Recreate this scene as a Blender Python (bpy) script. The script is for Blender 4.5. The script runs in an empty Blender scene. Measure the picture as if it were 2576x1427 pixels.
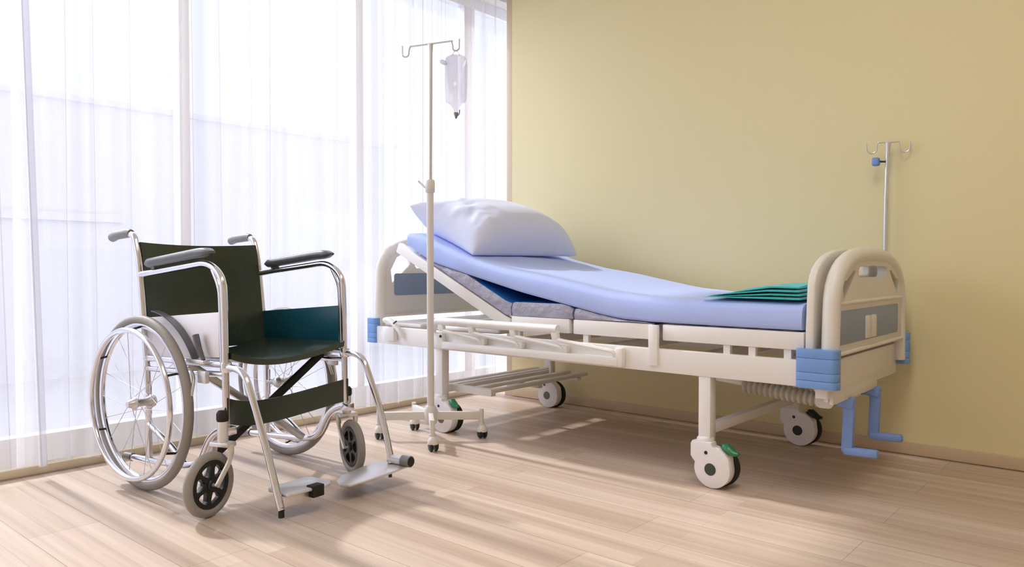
import bpy, bmesh, math, random
from mathutils import Vector, Matrix, noise

random.seed(7)
S = bpy.context.scene
COL = S.collection
PI = math.pi
V = Vector

# ------------------------------------------------------------------ camera
F_PX, W_PX = 1906.0, 2576.0
cam_d = bpy.data.cameras.new('camera')
cam_d.sensor_fit = 'HORIZONTAL'
cam_d.sensor_width = 36.0
cam_d.lens = 36.0 * F_PX / W_PX
cam_d.clip_start = 0.05
cam = bpy.data.objects.new('camera', cam_d)
COL.objects.link(cam)
cam.location = (3.128, -3.376, 0.77)
_a = math.radians(49.2)
_p = math.atan((713.5 - 668) / F_PX)
_dir = V((-math.cos(_a) * math.cos(_p), math.sin(_a) * math.cos(_p), -math.sin(_p)))
cam.rotation_euler = _dir.to_track_quat('-Z', 'Y').to_euler()
S.camera = cam

# ------------------------------------------------------------------ world, sun, exposure
w = bpy.data.worlds.new('sky')
S.world = w
w.use_nodes = True
wn = w.node_tree
bg = wn.nodes['Background']
bg.inputs['Color'].default_value = (0.86, 0.88, 1.0, 1)
bg.inputs['Strength'].default_value = 1.15
sun_d = bpy.data.lights.new('sun', 'SUN')
sun_d.energy = 3.7
sun_d.color = (1.0, 0.95, 0.91)
sun_d.angle = math.radians(2.8)
sun = bpy.data.objects.new('sun', sun_d)
COL.objects.link(sun)
sun.location = (-4, -1.5, 5)
_e = math.radians(42.0)
sun.rotation_euler = V((math.cos(_e), 0.0, -math.sin(_e))).to_track_quat('-Z', 'Y').to_euler()
# broad glow added as fill: wide sun lamp that brightens the room
glow_d = bpy.data.lights.new('sky_fill', 'SUN')
glow_d.energy = 8.0
glow_d.color = (0.86, 0.90, 1.0)
glow_d.angle = math.radians(110)
glow = bpy.data.objects.new('sky_fill', glow_d)
COL.objects.link(glow)
glow.location = (-4, -2.5, 5)
glow.rotation_euler = V((0.70, 0.70, -0.06)).to_track_quat('-Z', 'Y').to_euler()
S.view_settings.view_transform = 'Standard'
S.view_settings.look = 'None'
S.view_settings.gamma = 1.0
S.view_settings.use_curve_mapping = False
S.view_settings.exposure = 0.07
S.cycles.max_bounces = 12
S.cycles.diffuse_bounces = 8
S.cycles.transparent_max_bounces = 24
S.cycles.caustics_reflective = False
S.cycles.caustics_refractive = False
S.cycles.sample_clamp_indirect = 10.0
S.cycles.use_denoising = True

# ------------------------------------------------------------------ materials
def mat(name, color, rough=0.5, metal=0.0, spec=0.5, bump=None, vary=None, coat=0.0, sheen=0.0):
    m = bpy.data.materials.new(name)
    m.use_nodes = True
    nt = m.node_tree
    b = nt.nodes['Principled BSDF']
    b.inputs['Roughness'].default_value = rough
    b.inputs['Metallic'].default_value = metal
    b.inputs['Specular IOR Level'].default_value = spec
    b.inputs['Coat Weight'].default_value = coat
    b.inputs['Sheen Weight'].default_value = sheen
    tc = nt.nodes.new('ShaderNodeTexCoord')
    c4 = (*color, 1)
    vs, va = vary if vary else (9.0, 0.05)
    nz = nt.nodes.new('ShaderNodeTexNoise')
    nz.inputs['Scale'].default_value = vs
    nz.inputs['Detail'].default_value = 4
    nt.links.new(tc.outputs['Object'], nz.inputs['Vector'])
    mx = nt.nodes.new('ShaderNodeMix')
    mx.data_type = 'RGBA'
    mx.inputs[6].default_value = tuple(max(0, x * (1 - va)) for x in color) + (1,)
    mx.inputs[7].default_value = tuple(min(1, x * (1 + va)) for x in color) + (1,)
    nt.links.new(nz.outputs['Fac'], mx.inputs[0])
    nt.links.new(mx.outputs[2], b.inputs['Base Color'])
    if bump:
        sc, st, dist = bump
        n2 = nt.nodes.new('ShaderNodeTexNoise')
        n2.inputs['Scale'].default_value = sc
        n2.inputs['Detail'].default_value = 5
        nt.links.new(tc.outputs['Object'], n2.inputs['Vector'])
        bp = nt.nodes.new('ShaderNodeBump')
        bp.inputs['Strength'].default_value = st
        bp.inputs['Distance'].default_value = dist
        nt.links.new(n2.outputs['Fac'], bp.inputs['Height'])
        nt.links.new(bp.outputs['Normal'], b.inputs['Normal'])
    return m

M = {}
M['wall'] = mat('yellow_paint', (0.775, 0.695, 0.415), 0.6, spec=0.3, bump=(220, 0.08, 0.002), vary=(1.3, 0.02))
M['white_wall'] = mat('cream_paint', (0.80, 0.76, 0.68), 0.7, spec=0.2)
M['ceil'] = mat('ceiling_paint', (0.85, 0.83, 0.78), 0.8, spec=0.2)
M['trim'] = mat('beige_trim', (0.62, 0.50, 0.36), 0.5)
M['base'] = mat('beige_baseboard', (0.60, 0.47, 0.32), 0.5)
M['track'] = mat('cream_track', (0.72, 0.64, 0.48), 0.45)
M['frame'] = mat('white_window_frame', (0.88, 0.90, 0.97), 0.35)
M['ext'] = mat('pale_render', (0.88, 0.88, 0.93), 0.8, spec=0.1, vary=(0.6, 0.03))
M['ground'] = mat('pale_terrace', (0.72, 0.72, 0.74), 0.8, spec=0.1)
M['chrome'] = mat('chrome', (0.82, 0.83, 0.90), 0.15, 1.0, vary=(14, 0.04))
M['steel'] = mat('brushed_steel', (0.70, 0.70, 0.72), 0.30, 0.65, vary=(14, 0.05))
M['satin'] = mat('satin_metal_sheet', (0.86, 0.85, 0.90), 0.5, 0.35, vary=(6, 0.02))
M['alu'] = mat('cast_aluminium', (0.78, 0.77, 0.78), 0.38, 0.75, vary=(30, 0.06))
M['vinyl'] = mat('dark_green_vinyl', (0.014, 0.030, 0.018), 0.27, spec=0.75, bump=(9, 0.25, 0.01), vary=(5, 0.3))
M['teal_vinyl'] = mat('dark_teal_vinyl', (0.004, 0.075, 0.115), 0.33, spec=0.5, vary=(4, 0.15))
M['pad'] = mat('grey_armrest_foam', (0.10, 0.10, 0.115), 0.28, spec=0.7, vary=(20, 0.1))
M['grip'] = mat('grey_grip', (0.22, 0.22, 0.23), 0.35, spec=0.6, vary=(30, 0.2))
M['tyre'] = mat('grey_tyre', (0.30, 0.28, 0.26), 0.55, vary=(20, 0.06))
M['black'] = mat('black_plastic', (0.008, 0.009, 0.008), 0.35, spec=0.5)
M['rubber'] = mat('black_rubber', (0.02, 0.018, 0.014), 0.6, spec=0.3)
M['enamel'] = mat('white_enamel', (0.80, 0.785, 0.775), 0.32, spec=0.5, vary=(3, 0.02))
M['moulded'] = mat('ivory_moulded_plastic', (0.735, 0.71, 0.665), 0.38, spec=0.45, vary=(3, 0.02))
M['bluegrey'] = mat('blue_grey_panel', (0.235, 0.305, 0.44), 0.4, vary=(6, 0.05))
M['blue'] = mat('sky_blue_plastic', (0.17, 0.33, 0.70), 0.38, spec=0.5, vary=(5, 0.05))
M['crank'] = mat('crank_blue_plastic', (0.19, 0.31, 0.66), 0.42, spec=0.5, vary=(8, 0.06))
M['boot'] = mat('grey_bellows', (0.50, 0.48, 0.42), 0.55, vary=(20, 0.1))
M['hubgrey'] = mat('dark_grey_hub', (0.045, 0.048, 0.045), 0.5)
M['green'] = mat('green_pedal', (0.02, 0.20, 0.075), 0.3, spec=0.5, vary=(20, 0.2))
M['castwhite'] = mat('white_caster_plastic', (0.80, 0.78, 0.80), 0.35, spec=0.5, vary=(4, 0.02))
M['standpaint'] = mat('ivory_stand_paint', (0.71, 0.68, 0.65), 0.4, spec=0.5, vary=(5, 0.03))
M['sheet'] = mat('light_blue_sheet', (0.43, 0.54, 0.94), 0.75, spec=0.2, bump=(14, 0.25, 0.012), vary=(3, 0.03), sheen=0.2)
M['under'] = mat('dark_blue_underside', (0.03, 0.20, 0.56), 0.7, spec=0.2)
M['plastic_cover'] = mat('crinkled_grey_plastic_cover', (0.36, 0.36, 0.46), 0.32, spec=0.6, bump=(22, 0.9, 0.02), vary=(14, 0.18))
M['pillow'] = mat('pale_blue_pillow_cover', (0.66, 0.71, 0.90), 0.55, spec=0.35, bump=(9, 0.25, 0.015), vary=(3, 0.03), sheen=0.1)
M['teal'] = mat('teal_cotton', (0.03, 0.50, 0.53), 0.8, spec=0.2, bump=(30, 0.3, 0.006), vary=(8, 0.15), sheen=0.3)
M['lamp'] = mat('fill_panel_white', (0.8, 0.8, 0.78), 0.5)


def floor_mat():
    m = bpy.data.materials.new('pale_wood_laminate')
    m.use_nodes = True
    nt = m.node_tree
    N, L = nt.nodes, nt.links
    b = N['Principled BSDF']
    tc = N.new('ShaderNodeTexCoord')
    def brick(bw, rh, c1, c2, mort, msz, off):
        k = N.new('ShaderNodeTexBrick')
        k.offset = off
        k.inputs['Scale'].default_value = 1.0
        k.inputs['Brick Width'].default_value = bw
        k.inputs['Row Height'].default_value = rh
        k.inputs['Mortar Size'].default_value = msz
        k.inputs['Mortar Smooth'].default_value = 0.3
        k.inputs['Color1'].default_value = (*c1, 1)
        k.inputs['Color2'].default_value = (*c2, 1)
        k.inputs['Mortar'].default_value = (*mort, 1)
        L.new(tc.outputs['Object'], k.inputs['Vector'])
        return k
    k1 = brick(2.1, 0.0635, (0.66, 0.55, 0.475), (0.55, 0.435, 0.355), (0.49, 0.385, 0.31), 0.001, 0.37)
    k2 = brick(1.25, 0.1905, (1, 1, 1), (0.90, 0.885, 0.86), (0.66, 0.60, 0.52), 0.0014, 0.43)
    mp = N.new('ShaderNodeMapping')
    mp.inputs['Scale'].default_value = (0.45, 15, 1)
    L.new(tc.outputs['Object'], mp.inputs['Vector'])
    nz = N.new('ShaderNodeTexNoise')
    nz.inputs['Scale'].default_value = 2.0
    nz.inputs['Detail'].default_value = 6
    L.new(mp.outputs['Vector'], nz.inputs['Vector'])
    cr = N.new('ShaderNodeValToRGB')
    cr.color_ramp.elements[0].position = 0.32
    cr.color_ramp.elements[0].color = (0.84, 0.815, 0.785, 1)
    cr.color_ramp.elements[1].position = 0.66
    cr.color_ramp.elements[1].color = (1.08, 1.06, 1.04, 1)
    L.new(nz.outputs['Fac'], cr.inputs['Fac'])
    def mul(a, c):
        x = N.new('ShaderNodeMix')
        x.data_type = 'RGBA'
        x.blend_type = 'MULTIPLY'
        x.inputs[0].default_value = 1.0
        L.new(a, x.inputs[6])
        L.new(c, x.inputs[7])
        return x.outputs[2]
    o = mul(mul(k1.outputs['Color'], k2.outputs['Color']), cr.outputs['Color'])
    L.new(o, b.inputs['Base Color'])
    b.inputs['Roughness'].default_value = 0.42
    b.inputs['Specular IOR Level'].default_value = 0.4
    return m
M['floor'] = floor_mat()


def sheer_mat(name='white_sheer_voile', tcol=(0.90, 0.89, 0.95, 1), lo=0.17, hi=0.27):
    m = bpy.data.materials.new(name)
    m.use_nodes = True
    nt = m.node_tree
    N, L = nt.nodes, nt.links
    N.remove(N['Principled BSDF'])
    out = N['Material Output']
    tr = N.new('ShaderNodeBsdfTransparent')
    tl = N.new('ShaderNodeBsdfTranslucent')
    tl.inputs['Color'].default_value = tcol
    df = N.new('ShaderNodeBsdfDiffuse')
    df.inputs['Color'].default_value = (0.88, 0.87, 0.92, 1)
    a = N.new('ShaderNodeMixShader')
    a.inputs[0].default_value = 0.35
    L.new(tl.outputs[0], a.inputs[1])
    L.new(df.outputs[0], a.inputs[2])
    # weave: slightly uneven thread density
    tc = N.new('ShaderNodeTexCoord')
    mp = N.new('ShaderNodeMapping')
    mp.inputs['Scale'].default_value = (1, 9, 0.15)
    L.new(tc.outputs['Object'], mp.inputs['Vector'])
    nz = N.new('ShaderNodeTexNoise')
    nz.inputs['Scale'].default_value = 3.0
    L.new(mp.outputs['Vector'], nz.inputs['Vector'])
    mr = N.new('ShaderNodeMapRange')
    mr.inputs['From Min'].default_value = 0.3
    mr.inputs['From Max'].default_value = 0.7
    mr.inputs['To Min'].default_value = lo
    mr.inputs['To Max'].default_value = hi
    L.new(nz.outputs['Fac'], mr.inputs['Value'])
    b = N.new('ShaderNodeMixShader')
    L.new(mr.outputs[0], b.inputs[0])
    L.new(tr.outputs[0], b.inputs[1])
    L.new(a.outputs[0], b.inputs[2])
    L.new(b.outputs[0], out.inputs['Surface'])
    return m
M['sheer'] = sheer_mat()
M['hem'] = sheer_mat('stitched_hem_cloth', (0.34, 0.34, 0.42, 1), 0.50, 0.60)


def clear_mat(name, tint, gloss, rough, body=0.0):
    m = bpy.data.materials.new(name)
    m.use_nodes = True
    nt = m.node_tree
    N, L = nt.nodes, nt.links
    N.remove(N['Principled BSDF'])
    out = N['Material Output']
    tr = N.new('ShaderNodeBsdfTransparent')
    tr.inputs['Color'].default_value = (*tint, 1)
    gl = N.new('ShaderNodeBsdfGlossy')
    gl.inputs['Roughness'].default_value = rough
    tl = N.new('ShaderNodeBsdfTranslucent')
    tl.inputs['Color'].default_value = (0.85, 0.83, 0.86, 1)
    a = N.new('ShaderNodeMixShader')
    a.inputs[0].default_value = body
    L.new(tr.outputs[0], a.inputs[1])
    L.new(tl.outputs[0], a.inputs[2])
    b = N.new('ShaderNodeMixShader')
    b.inputs[0].default_value = gloss
    L.new(a.outputs[0], b.inputs[1])
    L.new(gl.outputs[0], b.inputs[2])
    L.new(b.outputs[0], out.inputs['Surface'])
    return m
M['glass'] = clear_mat('window_glass', (0.97, 0.98, 0.99), 0.05, 0.0)
M['bag'] = clear_mat('clear_soft_plastic', (0.90, 0.88, 0.91), 0.06, 0.15, 0.42)

# ------------------------------------------------------------------ mesh builder
def fillet(pts, rad, n=6):
    pts = [V(p) for p in pts]
    if rad <= 0 or len(pts) < 3:
        return pts
    out = [pts[0]]
    for i in range(1, len(pts) - 1):
        a, b, c = pts[i - 1], pts[i], pts[i + 1]
        d1, d2 = (a - b), (c - b)
        l1, l2 = d1.length, d2.length
        d1.normalize(); d2.normalize()
        r = min(rad, l1 * 0.48, l2 * 0.48)
        p0, p1 = b + d1 * r, b + d2 * r
        for k in range(n + 1):
            t = k / n
            out.append(p0 * (1 - t) ** 2 + b * 2 * t * (1 - t) + p1 * t ** 2)
    out.append(pts[-1])
    return out


class MB:
    def __init__(self):
        self.bm = bmesh.new()

    def box(self, lo, hi, bev=0.0, seg=2, mtx=None):
        lo, hi = V(lo), V(hi)
        c, s = (lo + hi) / 2, hi - lo
        r = bmesh.ops.create_cube(self.bm, size=1.0)
        vs = r['verts']
        bmesh.ops.scale(self.bm, vec=s, verts=vs)
        if bev > 0:
            es = list({e for v in vs for e in v.link_edges})
            q = bmesh.ops.bevel(self.bm, geom=es, offset=bev, segments=seg, affect='EDGES', profile=0.5)
            vs = list({v for f in q['faces'] for v in f.verts} | {v for v in vs if v.is_valid})
        bmesh.ops.translate(self.bm, vec=c, verts=vs)
        if mtx is not None:
            bmesh.ops.transform(self.bm, matrix=mtx, verts=vs)
        return self

    def bar(self, a, b, wy, wz, up=(0, 0, 1), bev=0.0):
        """rectangular bar from a to b; wy across, wz along 'up'"""
        a, b = V(a), V(b)
        d = b - a
        x = d.normalized()
        z = V(up) - x * x.dot(V(up))
        z.normalize()
        y = z.cross(x)
        m = Matrix((x, y, z)).transposed().to_4x4()
        m.translation = (a + b) / 2
        return self.box((-d.length / 2, -wy / 2, -wz / 2), (d.length / 2, wy / 2, wz / 2), bev, 2, m)

    def tube(self, pts, r, seg=10, rad=0.0, closed=False, cap=True, squash=1.0):
        pts = fillet(pts, rad) if not closed else [V(p) for p in pts]
        n = len(pts)
        rs = r if isinstance(r, (list, tuple)) else None
        rings = []
        up = None
        for i, p in enumerate(pts):
            if closed:
                t = pts[(i + 1) % n] - pts[i - 1]
            else:
                t = pts[min(i + 1, n - 1)] - pts[max(i - 1, 0)]
            t.normalize()
            if up is None:
                up = V((0, 0, 1)) if abs(t.z) < 0.9 else V((0, 1, 0))
            up = up - t * t.dot(up)
            up.normalize()
            sd = t.cross(up)
            rr = rs[min(i, len(rs) - 1)] if rs else r
            rings.append([self.bm.verts.new(p + (up * math.cos(2 * PI * k / seg) + sd * squash * math.sin(2 * PI * k / seg)) * rr) for k in range(seg)])
        m = n if closed else n - 1
        for i in range(m):
            A, B = rings[i], rings[(i + 1) % n]
            for k in range(seg):
                self.bm.faces.new((A[k], A[(k + 1) % seg], B[(k + 1) % seg], B[k]))
        if cap and not closed:
            self.bm.faces.new(list(reversed(rings[0])))
            self.bm.faces.new(rings[-1])
        return self

    def lathe(self, prof, o, axis, seg=20):
        """prof: list of (radius, height along axis)"""
        o, ax = V(o), V(axis).normalized()
        u = ax.orthogonal().normalized()
        v = ax.cross(u)
        rings = []
        for r, h in prof:
            if r < 1e-6:
                rings.append([self.bm.verts.new(o + ax * h)])
            else:
                rings.append([self.bm.verts.new(o + ax * h + (u * math.cos(2 * PI * k / seg) + v * math.sin(2 * PI * k / seg)) * r) for k in range(seg)])
        for A, B in zip(rings, rings[1:]):
            for k in range(seg):
                k2 = (k + 1) % seg
                if len(A) == 1 and len(B) == 1:
                    continue
                if len(A) == 1:
                    self.bm.faces.new((A[0], B[k2], B[k]))
                elif len(B) == 1:
                    self.bm.faces.new((A[k], A[k2], B[0]))
                else:
                    self.bm.faces.new((A[k], A[k2], B[k2], B[k]))
        if len(rings[0]) > 1:
            self.bm.faces.new(list(reversed(rings[0])))
        if len(rings[-1]) > 1:
            self.bm.faces.new(rings[-1])
        return self

    def cyl(self, a, b, r, seg=16):
        a, b = V(a), V(b)
        return self.lathe([(r, 0), (r, (b - a).length)], a, b - a, seg)

    def plate(self, outer, holes, mtx, t, bev=0.0):
        """flat plate with holes: 2-D loops in the local xy plane, thickness t along local z"""
        loops = [outer] + list(holes)
        bm = bmesh.new()
        es = []
        for lp in loops:
            vs = [bm.verts.new((p[0], p[1], 0)) for p in lp]
            for i in range(len(vs)):
                es.append(bm.edges.new((vs[i], vs[(i + 1) % len(vs)])))
        bmesh.ops.triangle_fill(bm, use_beauty=True, use_dissolve=False, edges=es)
        fs = list(bm.faces)
        r = bmesh.ops.extrude_face_region(bm, geom=fs)
        bmesh.ops.translate(bm, vec=(0, 0, t), verts=[g for g in r['geom'] if isinstance(g, bmesh.types.BMVert)])
        bmesh.ops.recalc_face_normals(bm, faces=list(bm.faces))
        if bev > 0:
            sharp = [e for e in bm.edges if len(e.link_faces) == 2 and e.calc_face_angle(0) > 1.2]
            bmesh.ops.bevel(bm, geom=sharp, offset=bev, segments=2, affect='EDGES', profile=0.5, clamp_overlap=True)
        bmesh.ops.transform(bm, matrix=mtx, verts=list(bm.verts))
        me = bpy.data.meshes.new('tmp')
        bm.to_mesh(me)
        bm.free()
        self.bm.from_mesh(me)
        bpy.data.meshes.remove(me)
        return self

    def grid(self, nu, nv, fn, close_u=False):
        g = [[self.bm.verts.new(fn(i, j)) for j in range(nv)] for i in range(nu)]
        for i in range(nu if close_u else nu - 1):
            for j in range(nv - 1):
                i2 = (i + 1) % nu
                self.bm.faces.new((g[i][j], g[i2][j], g[i2][j + 1], g[i][j + 1]))
        return g

    def done(self, name, m, parent=None, off=None, smooth=40, fix=True, subsurf=0):
        if fix:
            bmesh.ops.recalc_face_normals(self.bm, faces=list(self.bm.faces))
        if off is not None:
            bmesh.ops.translate(self.bm, vec=-V(off), verts=list(self.bm.verts))
        me = bpy.data.meshes.new(name)
        self.bm.to_mesh(me)
        self.bm.free()
        if m is not None:
            me.materials.append(m)
        for p in me.polygons:
            p.use_smooth = True
        if smooth is not None and smooth < 180:
            me.set_sharp_from_angle(angle=math.radians(smooth))
        o = bpy.data.objects.new(name, me)
        COL.objects.link(o)
        if parent is not None:
            o.parent = parent
        if subsurf:
            md = o.modifiers.new('smooth', 'SUBSURF')
            md.levels = md.render_levels = subsurf
        return o


def tag(o, label=None, cat=None, group=None, kind=None):
    if label: o['label'] = label
    if cat: o['category'] = cat
    if group: o['group'] = group
    if kind: o['kind'] = kind
    return o


def thing(name, label, cat, loc, rz=0.0, group=None):
    o = bpy.data.objects.new(name, None)
    o.empty_display_size = 0.1
    COL.objects.link(o)
    o.location = loc
    o.rotation_euler = (0, 0, rz)
    return tag(o, label, cat, group)


def struct(name, mb, m, label, cat, **k):
    o = mb.done(name, m, **k)
    return tag(o, label, cat, kind='structure')


def arc(cx, cy, r, a0, a1, n):
    return [(cx + r * math.cos(math.radians(a0 + (a1 - a0) * i / n)), cy + r * math.sin(math.radians(a0 + (a1 - a0) * i / n))) for i in range(n + 1)]


def rrect(x0, y0, x1, y1, r, n=4):
    return arc(x1 - r, y1 - r, r, 0, 90, n) + arc(x0 + r, y1 - r, r, 90, 180, n) + arc(x0 + r, y0 + r, r, 180, 270, n) + arc(x1 - r, y0 + r, r, 270, 360, n)


def interp(tab, x):
    if x <= tab[0][0]: return tab[0][1]
    for (a, p), (b, q) in zip(tab, tab[1:]):
        if x <= b:
            t = (x - a) / (b - a)
            return p + (q - p) * t
    return tab[-1][1]


def smooth_tab(tab, n=3, k=2):
    """densify and smooth a polyline table"""
    xs = [tab[0][0] + (tab[-1][0] - tab[0][0]) * i / 80 for i in range(81)]
    ys = [interp(tab, x) for x in xs]
    for _ in range(n):
        ys = [ys[0]] + [(ys[i - 1] + 2 * ys[i] + ys[i + 1]) / 4 for i in range(1, 80)] + [ys[-1]]
    return list(zip(xs, ys))

# ================================================================== ROOM
XR, YF, ZC = 5.2, -5.4, 2.75      # room extents: x 0..XR, y YF..0
struct('floor', MB().box((-0.02, YF - 0.1, -0.08), (XR + 0.1, 0.16, 0.0)), M['floor'], 'pale striped wood laminate floor of the whole room', 'floor')
struct('ceiling', MB().box((-0.25, YF - 0.1, ZC), (XR + 0.1, 0.6, ZC + 0.1)), M['ceil'], 'plain pale ceiling above the frame', 'ceiling')
struct('wall_right', MB().box((0.215, 0.0, 0.0), (XR, 0.15, ZC)), M['wall'], 'pale yellow painted wall behind the hospital bed', 'wall')
struct('wall_back', MB().box((XR, YF, 0.0), (XR + 0.1, 0.15, ZC)), M['white_wall'], 'cream painted wall opposite the window', 'wall')
struct('wall_front', MB().box((-0.2, YF - 0.1, 0.0), (XR, YF, ZC)), M['white_wall'], 'cream painted wall behind the camera', 'wall')
# window wall: lintel above the glazing, end piers
wl = MB().box((-0.22, YF, 2.40), (0.0, 0.55, ZC))
wl.box((-0.22, YF, 0.0), (0.0, YF + 0.25, 2.40))
wl.box((-0.22, 0.50, 0.0), (0.10, 0.60, ZC))
wl.box((0.10, 0.15, 0.0), (0.215, 0.60, ZC))
struct('wall_left', wl, M['ceil'], 'window wall: lintel and end piers around the wide glazing', 'wall')
struct('trim_1', MB().box((0.168, 0.004, 0.0), (0.215, 0.15, ZC), 0.003).box((0.160, -0.004, 0.0), (0.222, 0.15, 0.045), 0.002), M['trim'],
       'narrow beige vertical corner strip between the curtain and the yellow wall', 'trim')
struct('baseboard_right', MB().box((0.222, -0.012, 0.004), (XR, 0.0, 0.052), 0.003), M['base'], 'low beige baseboard along the yellow wall', 'baseboard')
struct('baseboard_left', MB().box((-0.06, YF, 0.004), (0.0, 0.5, 0.034), 0.003), M['track'], 'low cream sill strip under the sheer curtains', 'baseboard')

# window: frame with four tall panes
win = thing('window_1', 'wide floor-length white framed window behind the sheer curtains', 'window', (-0.12, -2.3, 0))
win['kind'] = 'structure'
wy0, wy1 = YF + 0.25, 0.50
fm = MB()
fm.box((-0.15, wy0, 0.0), (-0.09, wy1, 0.13), 0.004)
fm.box((-0.15, wy0, 2.33), (-0.09, wy1, 2.40), 0.004)
ys = [wy0 + 0.03, -4.2, -2.95, -1.81, -0.87, wy1 - 0.03]
fm.box((-0.15, -0.085, 0.13), (-0.09, 0.005, 2.33), 0.004)  # added post that blocks the sun strip between bed and wall
for y in ys:
    fm.box((-0.15, y - 0.024, 0.13), (-0.09, y + 0.024, 2.33), 0.004)
fm.done('window_frame', M['frame'], win, win.location)
for a, b in zip(ys, ys[1:]):
    MB().box((-0.124, a + 0.03, 0.13), (-0.118, b - 0.03, 2.33)).done('pane', M['glass'], win, win.location)

# outside
struct('terrace_ground', MB().box((-14, -16, -0.20), (-0.22, 10, -0.06)), M['ground'], 'pale terrace ground outside the window', 'ground')
bw = MB().box((-3.2, -14, -0.06), (-3.0, 1.85, 1.98))
bw.box((-3.24, -14, 1.98), (-2.96, 1.85, 2.03), 0.005)
bw.box((-2.99, -14, 1.10), (-2.96, -0.9, 1.16))
tag(bw.done('garden_wall', M['ext']), 'long pale garden wall outside, seen faintly through the sheer curtains', 'wall')

# curtains
def curtain(name, y0, y1, x0, waves, amp, label, seed, lean=0.0, ztop=2.52, zbot=0.042, tucks=(), hem=1):
    rnd = random.Random(seed)
    ph = [rnd.uniform(0, 2 * PI) for _ in range(6)]
    nu = int((y1 - y0) / 0.005)
    nv = 14
    tk = [(y, rnd.uniform(0.6, 1.0) * amp, rnd.uniform(0.004, 0.007), rnd.uniform(-0.014, 0.014)) for y in tucks]
    def fn(i, j):
        u, t = i / (nu - 1), j / (nv - 1)
        z = zbot + (ztop - zbot) * t
        k = 2 * PI * waves
        uu = u + 0.012 * math.sin(3.1 * u * PI + ph[0]) + 0.010 * math.sin(7.3 * u * PI + ph[1])
        s = math.sin(k * uu + ph[2])
        x = amp * (s * abs(s) ** 0.35 * 0.62 + 0.32 * math.sin(k * 2.3 * uu + ph[3]) + 0.22 * math.sin(k * 0.37 * uu + ph[4] + 0.5 * t))
        x *= (0.82 + 0.25 * (1 - t)) * (0.55 + 0.45 * math.sin(9 * u + ph[5]) ** 2)
        yb0 = y0 + (y1 - y0) * u
        for (ty, ta, tw, tl) in tk:
            q = (yb0 - ty - tl * (t - 0.5)) / tw
            if abs(q) < 4:
                x += ta * 0.9 * math.exp(-q * q)
        yy = yb0 + 0.35 * amp * math.cos(k * uu + ph[2]) + lean * (1 - t) * u
        zz = z + (0.006 * math.sin(k * uu * 0.5) if j == 0 else 0)
        return V((x0 + x, yy, zz))
    b = MB()
    b.grid(nu, nv, fn)
    # stitched side hems of doubled cloth
    for e in (0, nu - 1):
        s = 1 if e == 0 else -1
        for h in range(hem):
            b.grid(5, nv, lambda i, j: fn(e, j) + V((0.003 * (h + 1), s * i * 0.0062, 0)))
    o = tag(b.done(name, M['sheer'], smooth=180, fix=False), label, 'curtain', 'sheer curtains across the window')
    hm = MB()
    for (ty, ta, tw, tl) in tk:                      # stitched edges of the pleats
        i0 = (ty - y0) / (y1 - y0) * (nu - 1)
        hm.grid(2, nv, lambda i, j: fn(i0 + tl * (j / (nv - 1) - 0.5) / 0.005 + (i - 0.5) * 0.45 * tw / 0.0055, j) + V((0.002, 0, 0)))
    if hem > 1:
        hm.grid(4, nv, lambda i, j: fn(nu - 1, j) + V((0.014, -i * 0.008, 0)))
    hm.done('pleat_hem', M['hem'], o, smooth=180, fix=False)
    return o

curtain('sheer_curtain', -5.0, -2.46, 0.048, 13, 0.030, 'left sheer white curtain whose hemmed edge hangs slightly aslant behind the wheelchair', 3, lean=0.055, tucks=(-2.493, -2.57), hem=2)
curtain('sheer_curtain', -2.50, -0.91, 0.018, 9, 0.026, 'wide middle sheer white curtain behind the wheelchair and the drip stand', 11,
        tucks=(-2.32, -2.219, -2.10, -1.870, -1.836, -1.709, -1.578, -1.469, -1.102, -1.013))
curtain('sheer_curtain', -0.895, 0.42, 0.032, 12, 0.024, 'right sheer white curtain with close folds behind the bed head, beside the yellow wall', 5,
        tucks=(-0.83, -0.631, -0.549, -0.47, -0.40, -0.368, -0.241, -0.15, -0.056, 0.02))

# added ceiling fill panels (unseen above the frame, brightening the room)
def add_fill_panel(x, y, label, power):
    c = thing('ceiling_fill_panel', label, 'lamp', (x, y, ZC), 0, 'added ceiling fill panels')
    MB().box((-0.31, -0.61, -0.030), (0.31, 0.61, 0.0), 0.004).done('panel_frame', M['lamp'], c)
    ld = bpy.data.lights.new('panel_fill', 'AREA')
    ld.shape = 'RECTANGLE'
    ld.size, ld.size_y = 0.56, 1.16
    ld.energy = power
    ld.color = (1.0, 0.94, 0.83)
    lo = bpy.data.objects.new('panel_fill', ld)
    COL.objects.link(lo)
    lo.parent = c
    lo.location = (0, 0, -0.034)
add_fill_panel(2.6, -1.9, 'added flat fill panel above the foot of the bed, out of the frame', 17)
add_fill_panel(2.6, -4.0, 'added flat fill panel behind the camera, out of the frame', 17)

# ================================================================== HOSPITAL BED
YN, YB = -0.95, -0.085            # near and far side
YM = (YN + YB) / 2
bed = thing('hospital_bed', 'white adjustable hospital bed on casters with raised back section by the yellow wall', 'bed', (1.22, YM, 0))
B0 = bed.location.copy()
def bp(mb, name, m, parent=None, **k):
    return mb.done(name, m, parent or bed, B0, **k)

# side beams, end beams
for y in (YN, YB - 0.03):
    bp(MB().box((0.12, y, 0.382), (2.30, y + 0.03, 0.467), 0.004), 'side_beam', M['enamel'])
bp(MB().box((0.12, YN + 0.03, 0.385), (0.15, YB - 0.03, 0.465), 0.004), 'end_beam', M['enamel'])
bp(MB().box((2.285, YN + 0.03, 0.345), (2.325, YB - 0.03, 0.465), 0.004), 'end_beam', M['enamel'])
for x in (0.90, 1.35, 1.80):
    bp(MB().box((x - 0.02, YN + 0.03, 0.40), (x + 0.02, YB - 0.03, 0.44), 0.003), 'cross_member', M['enamel'])

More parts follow.
